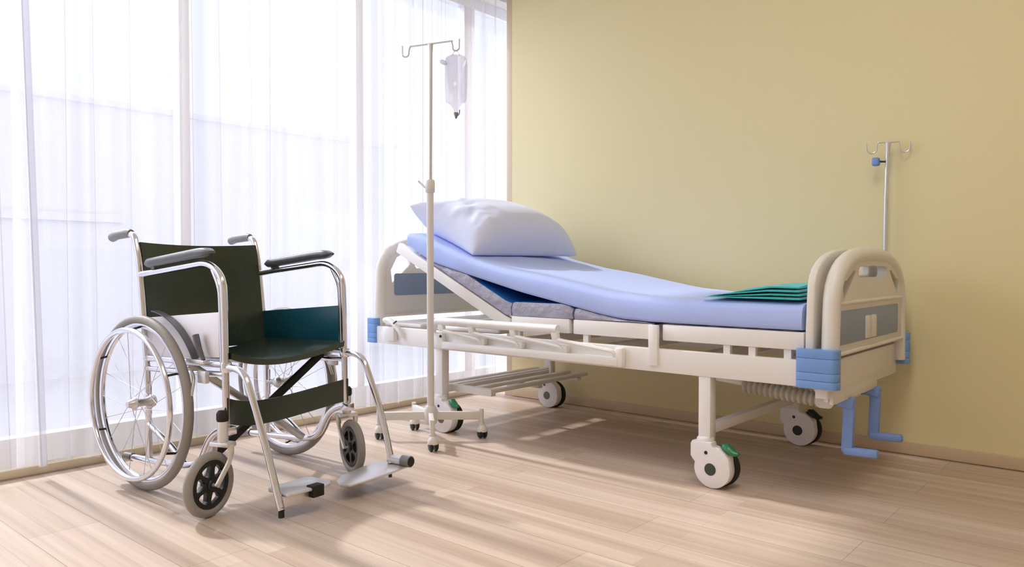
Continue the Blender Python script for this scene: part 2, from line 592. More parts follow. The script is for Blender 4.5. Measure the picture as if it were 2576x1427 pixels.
# lower tray seen below the raised back (two panels, gap added to pass sun streaks)
for xa, xb in ((0.155, 0.425), (0.50, 0.93)):
    bp(MB().box((xa, YN + 0.035, 0.468), (xb, YB - 0.035, 0.488), 0.008, 3), 'base_panel', M['enamel'])

# flat deck sections
def deck(xa, xb, name):
    b = MB()
    b.box((xa, YN + 0.012, 0.497), (xb, YN + 0.042, 0.555), 0.004)
    b.box((xa, YB - 0.042, 0.497), (xb, YB - 0.012, 0.555), 0.004)
    b.box((xa, YN + 0.042, 0.50), (xa + 0.03, YB - 0.042, 0.550))
    b.box((xb - 0.03, YN + 0.042, 0.50), (xb, YB - 0.042, 0.550))
    n = max(3, int((xb - xa) / 0.085))
    for i in range(n):
        x = xa + 0.03 + (xb - xa - 0.06) * (i + 0.5) / n
        b.box((x - 0.033, YN + 0.042, 0.532), (x + 0.033, YB - 0.042, 0.545), 0.002)
    bp(b, name, M['enamel'])
deck(1.02, 1.325, 'seat_section')
deck(1.345, 1.70, 'thigh_section')
deck(1.745, 2.255, 'foot_section')
# upright bracket on the near side, and stand-offs between deck and beam
for y in (YN - 0.012, YB - 0.006):
    bp(MB().box((1.70, y, 0.405), (1.738, y + 0.018, 0.553), 0.003), 'support_bracket', M['enamel'])
for x in (1.05, 1.40, 1.99, 2.08, 2.20):
    for y in (YN + 0.02, YB - 0.04):
        bp(MB().box((x - 0.012, y, 0.466), (x + 0.012, y + 0.02, 0.50)), 'deck_support', M['enamel'])

# raised back frame
b = MB()
pa, pb = V((0.285, 0, 0.858)), V((1.005, 0, 0.516))
for y in (YN + 0.025, YB - 0.025):
    b.bar((pa.x, y, pa.z), (pb.x, y, pb.z), 0.03, 0.05, bev=0.004)
for t in (0.02, 0.34, 0.66, 0.97):
    p = pa.lerp(pb, t)
    b.bar((p.x, YN + 0.04, p.z), (p.x, YB - 0.04, p.z), 0.03, 0.03)
dv = (pb - pa).normalized()
nv_ = V((-dv.z, 0, dv.x)) if dv.x > 0 else V((dv.z, 0, -dv.x))
for i in range(8):
    p = pa.lerp(pb, 0.08 + 0.115 * i) + nv_ * 0.016
    b.bar((p.x, YN + 0.04, p.z), (p.x, YB - 0.04, p.z), 0.07, 0.008, up=nv_)
bp(b, 'backrest_frame', M['enamel'])
bp(MB().bar((0.62, YM, 0.44), (0.40, YM, 0.785), 0.03, 0.03), 'lift_arm', M['enamel'])

# legs, leg cross bars
for x, nm in ((0.582, 'h'), (1.916, 'f')):
    for y in (YN + 0.004, YB - 0.049):
        bp(MB().box((x - 0.0225, y, 0.145), (x + 0.0225, y + 0.045, 0.384), 0.003), 'leg', M['enamel'])
    bp(MB().box((x - 0.016, YN + 0.045, 0.178), (x + 0.016, YB - 0.045, 0.213), 0.003), 'leg_cross_bar', M['enamel'])

# casters
def caster(x, y, pedal_mat, hubm):
    # profile in x/z, wheel centre at +0.04
    cx, R = 0.040, 0.066
    prof = [(-0.034, 0.158), (-0.040, 0.148), (-0.040, 0.105), (-0.031, 0.092)]
    prof += [(cx + R * math.cos(math.radians(a)), 0.068 + R * math.sin(math.radians(a))) for a in range(165, 385, 11)]
    prof += [(0.100, 0.112), (0.086, 0.126), (0.068, 0.138), (0.060, 0.142), (0.040, 0.145), (0.036, 0.158)]
    m = Matrix(((1, 0, 0, 0), (0, 0, 1, -0.034), (0, 1, 0, 0), (0, 0, 0, 1)))
    b = MB()
    b.plate(prof, [], m, 0.040, 0.006)
    b.lathe([(0.026, 0.140), (0.030, 0.150), (0.030, 0.166), (0.024, 0.172)], (0.0, 0.0, 0.0), (0, 0, 1), 16)
    c = b.done('caster', M['castwhite'], bed, smooth=45)
    c.location = V((x, y, 0)) - B0
    MB().lathe([(0.020, 0), (0.0655, 0.002), (0.070, 0.008), (0.070, 0.024), (0.066, 0.030), (0.020, 0.031)], (cx + 0.006, 0.006, 0.070), (0, 1, 0), 36).done('caster_wheel', M['rubber'], c)
    MB().lathe([(0.0215, 0), (0.020, 0.003), (0.0, 0.0034)], (0.034, -0.0335, 0.066), (0, -1, 0), 24).done('hub_cap', hubm, c)
    MB().lathe([(0.0068, 0), (0.006, 0.002), (0.0, 0.0024)], (0.018, -0.0335, 0.122), (0, -1, 0), 12).done('screw_cap', M['black'], c)
    if pedal_mat:
        b = MB()
        b.tube([(0.070, -0.010, 0.150), (0.084, -0.010, 0.147), (0.100, -0.012, 0.136), (0.116, -0.014, 0.129), (0.130, -0.015, 0.130)], [0.008, 0.015, 0.014, 0.010, 0.006], 10, squash=1.25)
        b.tube([(0.060, 0.0, 0.135), (0.080, -0.008, 0.146)], 0.009, 8)
        b.done('brake_pedal', pedal_mat, c)
    return c
caster(1.914, -0.930, M['green'], M['hubgrey'])
caster(1.914, -0.112, M['black'], M['black'])
caster(0.580, -0.930, M['green'], mat('mid_grey_hub', (0.12, 0.12, 0.125), 0.5))
caster(0.565, -0.125, None, bpy.data.materials['mid_grey_hub'])

# head and foot boards
def board_outline(hw, z0, zs, zt, n=18):
    """half-width hw, straight to zs, then an arch up to zt; points (y rel, z)"""
    pts = [(hw, z0), (hw * 0.995, (z0 + zs) / 2), (hw * 0.975, zs)]
    for i in range(1, n):
        a = i / n * PI
        ca, sa = math.cos(a), math.sin(a)
        pts.append((hw * 0.975 * math.copysign(abs(ca) ** 0.72, ca), zs + (zt - zs) * abs(sa) ** 0.72))
    pts += [(-hw * 0.975, zs), (-hw * 0.995, (z0 + zs) / 2), (-hw, z0)]
    return pts


def scale_pts(p, cx, cz, sx, sz):
    return [(cx + (a - cx) * sx, cz + (c - cz) * sz) for a, c in p]


def mtx_board(x):
    # local (a, c, d) -> world (x+d, YM+a, c)
    return Matrix(((0, 0, 1, x), (1, 0, 0, YM), (0, 1, 0, 0), (0, 0, 0, 1)))


def slot(a0, a1, zlo, zhi0, zhi1, r=0.012):
    """hole between a0 and a1, flat-ish bottom zlo, top following zhi0..zhi1"""
    return [(a0, zlo + r), (a0 + r, zlo), (a1 - r, zlo), (a1, zlo + r), (a1, zhi1 - r), (a1 - r, zhi1), ((a0 + a1) / 2, (zhi0 + zhi1) / 2 + 0.004), (a0 + r, zhi0), (a0, zhi0 - r)]


def board(name, x, face, z0, zs, zt, zslot, thick, seam, blue, bottom):
    """face = +1: outer look on +x side"""
    out = board_outline(0.425, z0, zs, zt)
    b = MB()
    # rim: thick tube following the arch and both uprights
    rim = scale_pts(out, 0, z0, 0.935, 1.0)
    rim = [(a, c - 0.028 if c > zs else c) for a, c in rim]
    b.tube([(x, YM + a, c) for a, c in rim], 0.0275, 14, squash=1.0)
    inner = scale_pts(out, 0, z0, 0.945, 0.965)
    zc = zslot
    ztop = zt - 0.066
    holes = [slot(-0.17, 0.17, zc, ztop - 0.004, ztop - 0.004),
             [(-0.325, zc - 0.075), (-0.30, zc - 0.055), (-0.215, zc + 0.012), (-0.205, zc + 0.022), (-0.205, ztop - 0.018), (-0.222, ztop - 0.016), (-0.295, ztop - 0.048), (-0.335, zc - 0.01)],
             [(0.325, zc - 0.075), (0.30, zc - 0.055), (0.215, zc + 0.012), (0.205, zc + 0.022), (0.205, ztop - 0.018), (0.222, ztop - 0.016), (0.295, ztop - 0.048), (0.335, zc - 0.01)]]
    inner = [(a, max(c, bottom) if abs(c - z0) < 1e-6 else c) for a, c in inner]
    b.plate(inner, holes, mtx_board(x - thick / 2), thick, 0.005)
    # ridge bars across the face
    fx = x + face * thick / 2
    for zz in ((seam + 0.012, bottom) if name == 'footboard' else (bottom,)):
        b.tube([(fx, YM - 0.385, zz), (fx, YM + 0.385, zz)], 0.0075, 8)
    o = bp(b, name, M['moulded'], smooth=50)
    y0, y1, c0, c1 = blue
    p = MB().plate(rrect(y0, c0, y1, c1, 0.014), [], mtx_board(fx - 0.002 if face > 0 else fx - 0.003), 0.005, 0.0015)
    p.done('inset_panel', M['bluegrey'], o, B0)
    return o
hb = board('headboard', 0.120, 1, 0.40, 0.745, 0.925, 0.755, 0.030, 0.745, (-0.315, 0.315, 0.616, 0.729), 0.515)
fb = board('footboard', 2.330, 1, 0.40, 0.640, 0.835, 0.728, 0.034, 0.636, (-0.375, 0.315, 0.515, 0.624), 0.487)
# inner shell of the foot board
out2 = board_outline(0.425, 0.47, 0.660, 0.828)
b = MB()
b.plate(out2, [slot(-0.10, 0.16, 0.735, 0.783, 0.783)], mtx_board(2.260), 0.026, 0.010)
b.done('inner_shell', M['moulded'], fb, B0, smooth=50)
for a in (-0.075, -0.012):
    MB().box((2.340, YM + a - 0.027, 0.519), (2.356, YM + a + 0.027, 0.598), 0.005).done('latch_lever', M['moulded'], fb, B0)
# end cover panel under the foot board
bp(MB().box((2.322, YN + 0.03, 0.372), (2.340, YB - 0.16, 0.470), 0.004).box((2.324, YN + 0.05, 0.325), (2.336, YM + 0.10, 0.375), 0.003), 'end_cover', M['moulded'])

# bumpers
def bumper(xa, xb, ya, yb):
    b = MB()
    zz = [0.382, 0.407, 0.433, 0.478, 0.506]
    for i, (a, c) in enumerate(zip(zz, zz[1:])):
        loop = rrect(xa, ya, xb, yb, 0.020, 5)
        b.plate(loop, [], Matrix.Translation((0, 0, a + 0.0004)), c - a - 0.0008, 0.0012)
    return bp(b, 'corner_bumper', M['blue'], smooth=50)
bumper(2.236, 2.368, YN - 0.018, YN + 0.035)
bumper(2.236, 2.368, YB - 0.035, YB + 0.016)
bumper(0.066, 0.142, YN - 0.012, YN + 0.035)
bumper(0.066, 0.142, YB - 0.035, YB + 0.012)

# under-bed rack at the head end
rk = MB()
for x in (0.500, 0.605, 0.715, 0.825):
    rk.box((x - 0.018, -0.86, 0.192), (x + 0.018, -0.06 - 0.06, 0.208), 0.003)
rk.bar((0.480, -0.865, 0.197), (0.850, -0.865, 0.197), 0.03, 0.030)
rk.bar((0.480, -0.52, 0.184), (0.845, -0.52, 0.184), 0.03, 0.014)
rk.bar((0.480, -0.20, 0.184), (0.845, -0.20, 0.184), 0.03, 0.014)
rk.tube([(0.66, -0.20, 0.19), (0.66, -0.20, 0.39)], 0.010, 8)
bp(rk, 'storage_rack', M['moulded'])

# folded side rail on the near side
sr = MB()
sr.tube([(0.575, YN - 0.030, 0.470), (0.600, YN - 0.030, 0.515), (1.300, YN - 0.030, 0.515)], 0.0185, 12, rad=0.03)
rail = bp(sr, 'side_rail', M['enamel'])
MB().box((0.640, YN - 0.034, 0.392), (1.580, YN - 0.002, 0.424), 0.004).done('lower_rail', M['enamel'], rail, B0)
for xa, xb in ((0.640, 0.880), (0.828, 1.095), (1.070, 1.325), (1.290, 1.572)):
    s = MB()
    s.tube([(xa, YN - 0.034, 0.488), (xa + 0.012, YN - 0.034, 0.474), (xb - 0.01, YN - 0.030, 0.447), (xb, YN - 0.020, 0.420)], 0.0085, 8, rad=0.02)
    s.bar((xa - 0.004, YN - 0.032, 0.507), (xa + 0.004, YN - 0.032, 0.474), 0.022, 0.03, up=(1, 0, 0), bev=0.004)
    s.box((xb - 0.018, YN - 0.028, 0.424), (xb + 0.018, YN - 0.004, 0.452), 0.003)
    s.done('rail_strut', M['enamel'], rail, B0)
for xa, xb in ((0.575, 0.640), (1.565, 1.60)):
    MB().box((xa, YN - 0.030, 0.388), (xb, YN, 0.462), 0.008).done('rail_mount', M['enamel'], rail, B0)
MB().lathe([(0.007, 0), (0.006, 0.004), (0, 0.005)], (0.630, YN - 0.030, 0.447), (0, -1, 0), 10).done('bolt', M['black'], rail, B0)
# clamp by the head corner
b = MB()
b.box((0.215, YN - 0.028, 0.400), (0.300, YN - 0.001, 0.470), 0.008)
b.tube([(0.215, YN - 0.012, 0.500), (0.250, YN - 0.016, 0.505), (0.300, YN - 0.018, 0.480), (0.335, YN - 0.016, 0.452), (0.345, YN - 0.012, 0.425)], 0.013, 8, rad=0.02)
cl_ = bp(b, 'rail_clamp', M['enamel'])
MB().tube([(0.308, YN - 0.034, 0.490), (0.335, YN - 0.040, 0.502)], 0.0045, 6).done('clamp_lever', M['hubgrey'], cl_, B0)

# crank shafts with ribbed bellows and blue cranks
for yc, zc in ((-0.735, 0.316), (-0.435, 0.316)):
    prof = [(0.012, 0.0)]
    n = 15
    L_ = 0.30
    for i in range(n):
        h0 = i * L_ / n
        prof += [(0.019, h0 + 0.001), (0.027, h0 + L_ / n * 0.30), (0.027, h0 + L_ / n * 0.70), (0.019, h0 + L_ / n * 0.98)]
    prof.append((0.012, L_ + 0.002))
    ax = V((1, 0, -0.085))
    b = MB().lathe(prof, (1.965, yc, zc + 0.018), ax, 18)
    boot = bp(b, 'crank_bellows', M['boot'], smooth=30)
    b = MB()
    b.tube([(1.60, yc, zc + 0.06), (1.99, yc, zc + 0.025)], 0.014, 10)
    b.done('crank_rod', M['enamel'], boot, B0)
    b = MB()
    b.plate(rrect(-0.030, -0.028, 0.030, 0.028, 0.018, 5), [], Matrix(((1, 0, 0, 2.262), (0, 0, -1, yc - 0.018), (0, 1, 0, zc), (0, 0, 0, 1))), 0.010, 0.002)
    b.bar((2.225, yc - 0.014, 0.392), (2.262, yc - 0.014, zc + 0.015), 0.010, 0.05, up=(1, 0, 0))
    b.tube([(2.255, yc, zc), (2.30, yc, zc)], 0.020, 12)
    br = bp(b, 'crank_bracket', M['moulded'])
    MB().lathe([(0.009, 0), (0.008, 0.004), (0, 0.005)], (2.270, yc - 0.028, zc), (0, -1, 0), 10).done('bolt', M['steel'], br, B0)
    b = MB()
    b.bar((2.288, yc, zc + 0.002), (2.352, yc, zc - 0.006), 0.034, 0.038, bev=0.006)
    b.bar((2.336, yc, zc + 0.008), (2.330, yc, zc - 0.170), 0.024, 0.036, up=(1, 0, 0), bev=0.005)
    ck = bp(b, 'crank', M['crank'])
    b = MB()
    b.bar((2.318, yc, zc - 0.166), (2.428, yc - 0.004, zc - 0.162), 0.026, 0.027, bev=0.007)
    b.done('crank_grip', M['crank'], ck, B0)
    MB().lathe([(0.021, 0), (0.022, 0.005), (0.021, 0.010)], (2.281, yc, zc + 0.001), (1, 0, 0), 16).done('collar', M['black'], ck, B0)
# pole socket at the far foot corner
bp(MB().tube([(2.215, -0.068, 0.40), (2.215, -0.068, 0.47)], 0.016, 12), 'pole_socket', M['steel'])

# ---------------------------------------------------------------- mattress pieces
top_tab = smooth_tab([(0.355, 0.930), (0.42, 0.925), (0.525, 0.886), (0.755, 0.806), (0.972, 0.757), (1.178, 0.728), (1.35, 0.697), (1.50, 0.670), (1.75, 0.650), (2.0, 0.649), (2.248, 0.648)], 4)
bot_tab = smooth_tab([(0.355, 0.868), (0.525, 0.785), (0.783, 0.724), (1.07, 0.657), (1.344, 0.606), (1.456, 0.584), (1.575, 0.566), (1.69, 0.5625), (2.02, 0.5615), (2.248, 0.5615)], 3)
def sheet_pad():
    b = MB()
    ya, yb = YN + 0.012, YB - 0.018
    nx = 90
    cs = []      # cross-section param: (y fraction 0..1, height fraction 0 bottom..1 top)
    n = 26
    for k in range(n + 1):
        cs.append((k / n, 1.0))
    def fn(i, j):
        x = 0.355 + (2.248 - 0.355) * i / (nx - 1)
        zt, zb = interp(top_tab, x), interp(bot_tab, x)
        hgt = zt - zb
        m = 30
        # loop around the section: top (0..m), far side, bottom, near side
        pts = []
        r = min(0.034, hgt * 0.45)
        loop = arc(yb - r, zt - r, r, 0, 90, 4)[::-1]
        if j < 24:
            t = j / 23
            y = (ya + r) + (yb - ya - 2 * r) * t
            z = zt + 0.010 * math.sin(PI * t) - 0.004
            z += 0.0045 * noise.noise(V((x * 1.6, y * 24, 0.3))) * (1 if x > 0.8 else 0.5)
            z += 0.004 * noise.noise(V((x * 3, y * 5, 1.7)))
            return V((x, y, z))
        if j < 29:
            a = math.radians(90 - 90 * (j - 23) / 5)
            return V((x, yb - r + r * math.cos(a), zt - 0.004 - r + r * math.sin(a)))
        if j < 31:
            return V((x, yb - (0.006 if j == 30 else 0), zb + (0.010 if j == 29 else 0)))
        if j < 35:
            t = (j - 30) / 5
            return V((x, yb - 0.006 + (ya - yb + 0.012) * t, zb))
        if j < 37:
            dz = 0.003 * noise.noise(V((x * 7, 2.0, 0.0)))
            return V((x, ya + (0.006 if j == 35 else -0.001), zb + (0.012 if j == 36 else 0) + dz * 0.0))
        a = math.radians(180 - 90 * (j - 36) / 5)
        off = 0.002 * noise.noise(V((x * 5, 4.0, j * 0.4)))
        return V((x, ya + r + r * math.cos(a) + off, zt - 0.004 - r + r * math.sin(a)))
    g = b.grid(nx, 41, fn)
    # close the ring and the ends
    for i in range(nx - 1):
        b.bm.faces.new((g[i][40], g[i + 1][40], g[i + 1][0], g[i][0]))
    for i in (0, nx - 1):
        b.bm.faces.new(g[i] if i else list(reversed(g[i])))
    return b
pad = sheet_pad().done('mattress_pad', M['sheet'], smooth=60)
tag(pad, 'light blue sheeted mattress pad sagging over the bend of the hospital bed', 'mattress')
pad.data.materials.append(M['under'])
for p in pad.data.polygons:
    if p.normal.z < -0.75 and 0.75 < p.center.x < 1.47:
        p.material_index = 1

def grey_mattress():
    b = MB()
    ya, yb = YN + 0.016, YB - 0.022
    def seg(x0, x1, n=16):
        def fn(i, j):
            x = x0 + (x1 - x0) * i / (n - 1)
            # deck line below
            zl = 0.885 - 0.474 * (x - 0.285) if x < 1.0 else 0.5565
            zl = max(zl + (0.006 if x < 1.0 else 0.0), 0.5565)
            zcap = interp(bot_tab, x) - 0.003
            zh = min(zl + 0.058, zcap)
            ed = min(i, n - 1 - i)
            inset = 0.006 if ed == 0 else 0.0
            zh -= inset
            zh = max(zh, zl + 0.001)
            cr = 0.005 * noise.noise(V((x * 16, j * 1.7, x0))) + 0.003 * noise.noise(V((x * 41, j * 3.1, 5)))
            if j == 0: return V((x, ya + inset, zl))
            if j == 1: return V((x, ya - 0.004 + inset + cr, zl + (zh - zl) * 0.35))
            if j == 2: return V((x, ya - 0.003 + inset + cr, zl + (zh - zl) * 0.7))
            if j == 3: return V((x, ya + 0.004 + inset, zh))
            if j == 4: return V((x, yb - 0.004, zh))
            return V((x, yb, zl))
        g = b.grid(n, 6, fn)
        for i in range(n - 1):
            b.bm.faces.new((g[i][5], g[i + 1][5], g[i + 1][0], g[i][0]))
        b.bm.faces.new(g[-1])
        b.bm.faces.new(list(reversed(g[0])))
    seg(0.50, 1.012, 30)
    seg(1.018, 1.338, 22)
    seg(1.346, 1.690, 20)
    return b
gm_ = tag(grey_mattress().done('mattress', M['plastic_cover'], smooth=50), 'thin grey mattress in crinkled plastic, folded under the light blue pad', 'mattress')

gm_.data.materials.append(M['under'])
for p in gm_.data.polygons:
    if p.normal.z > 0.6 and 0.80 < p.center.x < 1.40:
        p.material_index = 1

# pillow
def pillow():
    b = MB()
    a_, b_ = 0.215, 0.335
    o = V((0.590, -0.555, 0.8775))
    sl = math.atan2(0.12, 0.33)
    U = V((-math.cos(sl), 0, math.sin(sl)))        # towards the head
    Nn = V((math.sin(sl), 0, math.cos(sl)))
    n = 44
    def pt(i, j, side):
        u, v = -1 + 2 * i / n, -1 + 2 * j / n
        e = max(0.0, (1 - abs(u) ** 3.4)) ** 0.50 * max(0.0, (1 - abs(v) ** 4.0)) ** 0.50
        pu = u * a_ * (1 - 0.05 * (1 - v * v))
        pv = v * b_ * (1 - 0.06 * (1 - u * u))
        wr = 0
        if v < -0.40:
            k = min(1.0, (-v - 0.40) / 0.30)
            wr = k * e * (0.006 * math.sin(9 * u + 6 * v) + 0.012 * noise.noise(V((u * 4.5, v * 8, 2))) + 0.007 * math.sin(22 * v + 3 * u))
        wr += 0.006 * noise.noise(V((u * 2, v * 2.5, 7))) * e
        seam = 0.012 + 0.095 * ((u + 1) / 2) ** 1.4     # the seam sits low at the foot edge, high at the head edge
        top = 0.215 - 0.055 * max(0, v) ** 2
        hgt = seam + (top - seam) * e + wr if side else seam - (seam - 0.002) * min(1, e * 1.6)
        q = o + U * pu + V((0, 1, 0)) * pv + Nn * hgt
        q += U * (-0.030 * e if side else 0)
        cr = (abs(u) * abs(v)) ** 5
        if u > 0 and v < 0:
            q += U * 0.045 * cr + V((0, -0.03, 0)) * cr
        q += V((0.055 * v, 0, 0))
        return q
    g1 = [[None] * (n + 1) for _ in range(n + 1)]
    g0 = [[None] * (n + 1) for _ in range(n + 1)]
    for i in range(n + 1):
        for j in range(n + 1):
            edge = i in (0, n) or j in (0, n)
            g1[i][j] = b.bm.verts.new(pt(i, j, 1))
            g0[i][j] = g1[i][j] if edge else b.bm.verts.new(pt(i, j, 0))
    for i in range(n):
        for j in range(n):
            b.bm.faces.new((g1[i][j], g1[i + 1][j], g1[i + 1][j + 1], g1[i][j + 1]))
            b.bm.faces.new((g0[i][j + 1], g0[i + 1][j + 1], g0[i + 1][j], g0[i][j]))
    return b
tag(pillow().done('pillow', M['pillow'], smooth=180, subsurf=1), 'plump pale blue pillow leaning on the raised head of the bed', 'pillow')

# folded teal cloth
def cloth():
    b = MB()
    z0 = 0.6585
    for L in range(4):
        xa = 1.900 + (0.0, 0.030, 0.012, 0.042)[L]
        xb = 2.236 - 0.003 * L
        ya = -0.925 + 0.006 * (L % 2) + 0.004 * L
        yb = -0.330 - 0.03 * L
        nx, ny = 22, 22
        def top(i, j, up):
            u, v = i / (nx - 1), j / (ny - 1)
            x = xa + (xb - xa) * u
            y = ya + (yb - ya) * v
            sag = interp(top_tab, x) - 0.648
            rise = 0.10 + 0.90 * min(1, u * 1.5) ** 0.8
            z = z0 + L * 0.0125 * rise + sag
            z += 0.0105 * rise * up * (0.35 + 0.65 * min(1.0, 4 * min(v + 0.05, 1.05 - v)))
            z += (0.004 * noise.noise(V((x * 6, y * 5, 0.5))) + 0.022 * max(0, noise.noise(V((x * 3.1, y * 3.7, 2.5))))) * min(1, u * 3) * (0.3 + 0.7 * L / 3)
            y += -0.006 * math.sin(PI * up) if j == 0 else 0
            edge_y = 0.004 * noise.noise(V((x * 8, L * 3.0, 0)))
            return V((x, y + edge_y, z))
        g1 = [[b.bm.verts.new(top(i, j, 1)) for j in range(ny)] for i in range(nx)]
        g0 = [[b.bm.verts.new(top(i, j, 0)) for j in range(ny)] for i in range(nx)]
        for i in range(nx - 1):
            for j in range(ny - 1):
                b.bm.faces.new((g1[i][j], g1[i + 1][j], g1[i + 1][j + 1], g1[i][j + 1]))
                b.bm.faces.new((g0[i][j + 1], g0[i + 1][j + 1], g0[i + 1][j], g0[i][j]))
        rim1 = [g1[i][0] for i in range(nx)] + [g1[-1][j] for j in range(1, ny)] + [g1[i][-1] for i in range(nx - 2, -1, -1)] + [g1[0][j] for j in range(ny - 2, 0, -1)]
        rim0 = [g0[i][0] for i in range(nx)] + [g0[-1][j] for j in range(1, ny)] + [g0[i][-1] for i in range(nx - 2, -1, -1)] + [g0[0][j] for j in range(ny - 2, 0, -1)]
        m = len(rim1)
        for k in range(m):
            k2 = (k + 1) % m
            b.bm.faces.new((rim1[k], rim1[k2], rim0[k2], rim0[k]))
    return b
tag(cloth().done('folded_cloth', M['teal'], smooth=60), 'folded teal cloth lying at the foot of the bed', 'cloth')

# infusion pole plugged into the bed
ip = thing('infusion_pole', 'slim steel drip pole with two hooks rising from the far foot corner of the bed', 'drip pole', (2.262, -0.055, 0.0))
P0 = ip.location.copy()
b = MB()
b.tube([(2.215, -0.066, 0.472), (2.215, -0.066, 0.52), (2.262, -0.055, 0.58), (2.262, -0.055, 0.80), (2.264, -0.055, 1.055)], 0.0085, 12, rad=0.03)
b.tube([(2.264, -0.055, 1.052), (2.267, -0.055, 1.20), (2.269, -0.055, 1.236), (2.270, -0.055, 1.267)], [0.0074, 0.0074, 0.0085, 0.012], 12)
b.done('pole', M['steel'], ip, P0)
hd = V((0.92, 0.39, 0)).normalized()
c0 = V((2.270, -0.055, 1.268))
for s in (-1, 1):
    pts = [c0, c0 + hd * s * 0.040, c0 + hd * s * 0.041 + V((0, 0, -0.022))]
    for k in range(9):
        a = PI + k / 8 * PI
        pts.append(c0 + hd * s * (0.060 + 0.019 * math.cos(a)) + V((0, 0, -0.026 + 0.017 * math.sin(a))))
    pts.append(c0 + hd * s * 0.080 + V((0, 0, -0.003)))
    MB().tube(pts, 0.0028, 8, rad=0.006).done('hook', M['steel'], ip, P0)
b = MB()
b.tube([(2.262, -0.058, 1.190), (2.242, -0.068, 1.191)], 0.004, 8)
kn = b.done('knob_screw', M['hubgrey'], ip, P0)
MB().box((2.214, -0.086, 1.174), (2.243, -0.056, 1.208), 0.008, 3).done('knob', M['blue'], kn, P0)

# ================================================================== DRIP STAND
st = thing('drip_stand', 'ivory and steel drip stand on small casters between the wheelchair and the bed', 'drip stand', (0.672, -1.082, 0))
b = MB()
b.tube([(0, 0, 0.075), (0, 0, 1.100)], 0.0155, 14)
b.done('lower_pole', M['standpaint'], st)
MB().tube([(0, 0, 1.09), (-0.008, 0.012, 1.70), (-0.008, 0.012, 1.742)], [0.0088, 0.0088, 0.012], 12).done('upper_pole', M['steel'], st)
cc = MB().lathe([(0.018, 0), (0.021, 0.004), (0.021, 0.050), (0.017, 0.056)], (0, 0, 1.090), (0, 0, 1), 16).done('clamp_collar', M['standpaint'], st)
MB().tube([(-0.012, -0.008, 1.106), (-0.045, -0.028, 1.142)], 0.0042, 8).done('clamp_handle', M['steel'], cc)
# hook bar
hd2 = V((0.92, 0.40, 0)).normalized()
c2 = V((-0.008, 0.012, 1.744))
hb2 = MB().tube([c2 - hd2 * 0.098 + V((0, 0, -0.004)), c2 + hd2 * 0.104 + V((0, 0, 0.004))], 0.0036, 8).done('hook_bar', M['steel'], st)
for s in (-1, 1):
    e = c2 + hd2 * s * 0.098 + V((0, 0, 0.004 * s))
    pts = [e, e + hd2 * s * 0.006 + V((0, 0, -0.016))]
    for k in range(8):
        a = PI + k / 7 * PI
        pts.append(e + hd2 * s * (0.022 + 0.015 * math.cos(a)) + V((0, 0, -0.032 + 0.012 * math.sin(a))))
    pts.append(e + hd2 * s * 0.038 + V((0, 0, 0.006)))
    MB().tube(pts, 0.0036, 8, rad=0.004).done('hook', M['steel'], hb2)
# base with four arms
ends = [V((0.160, -0.140, 0)), V((0.150, 0.168, 0)), V((-0.182, -0.142, 0)), V((-0.205, 0.085, 0))]
MB().lathe([(0.026, 0.070), (0.030, 0.085), (0.030, 0.130), (0.020, 0.150)], (0, 0, 0), (0, 0, 1), 16).done('base_hub', M['standpaint'], st)
for e in ends:
    a = MB()
    a.bar(V((0, 0, 0.105)) + e * 0.12, V((0, 0, 0.100)) + e * 0.97, 0.020, 0.036, bev=0.003)
    a.tube([e + V((0, 0, 0.128)), e + V((0, 0, 0.066))], 0.0105, 10)
    a.tube([e + V((0, 0, 0.070)), e + V((0, 0, 0.058))], 0.0135, 10)
    arm = a.done('base_arm', M['standpaint'], st)
    f = MB()
    t = V((0.92, -0.40, 0)).normalized()
    q = e + t * 0.010
    f.lathe([(0.0, 0.062), (0.012, 0.060), (0.021, 0.049), (0.0245, 0.034), (0.0235, 0.030)], q, (0, 0, 1), 16)
    f.done('caster_hood', M['standpaint'], arm)
    sd = V((0.40, 0.92, 0)).normalized()
    g = MB()
    for k in (-1, 1):
        ctr = q + V((0, 0, 0.0225)) + sd * k * 0.004
        g.lathe([(0.009, 0), (0.021, 0.001), (0.0225, 0.004), (0.0225, 0.009), (0.018, 0.014), (0.007, 0.016)], ctr, sd * k, 20)
    g.done('caster_wheel', M['black'], arm)

# saline bag on the right hook
bgc = st.location + c2 + hd2 * 0.120 + V((0, 0, -0.058))
bag = thing('saline_bag', 'clear soft saline bag hanging from the right hook of the drip stand', 'drip bag', bgc)
b = MB()
wd = V((0.80, 0.60, 0)).normalized()
nr = V((-0.60, 0.80, 0))
outl = [(0.0, 0.030), (-0.030, 0.020), (-0.048, 0.024), (-0.052, 0.010), (-0.052, -0.100), (-0.050, -0.205), (-0.046, -0.232), (-0.022, -0.238), (-0.014, -0.262), (-0.010, -0.280)]
hh = [(-0.016, 0.024), (-0.285, 0.010)]
wid = [(-0.285, 0.010), (-0.262, 0.014), (-0.240, 0.024), (-0.226, 0.048), (-0.150, 0.051), (-0.05, 0.052), (-0.012, 0.049), (-0.003, 0.034), (0.003, 0.020)]
nz_ = 26
def bagpt(i, j):
    z0_ = -0.285 + 0.288 * j / (nz_ - 1)
    wv = interp(wid, z0_)
    z = z0_
    th = 0.019 * max(0.08, math.sin(PI * min(1, max(0, (z + 0.275) / 0.265))) ** 0.7)
    a = 2 * PI * i / 24
    ca, sa = math.cos(a), math.sin(a)
    return wd * wv * math.copysign(abs(ca) ** 0.8, ca) + nr * th * math.copysign(abs(sa) ** 1.2, sa) * (1 + 0.15 * math.sin(9 * z * 3 + 2 * ca)) + V((0, 0, z))
g = b.grid(24, nz_, bagpt, close_u=True)
b.bm.faces.new([g[i][0] for i in range(24)])
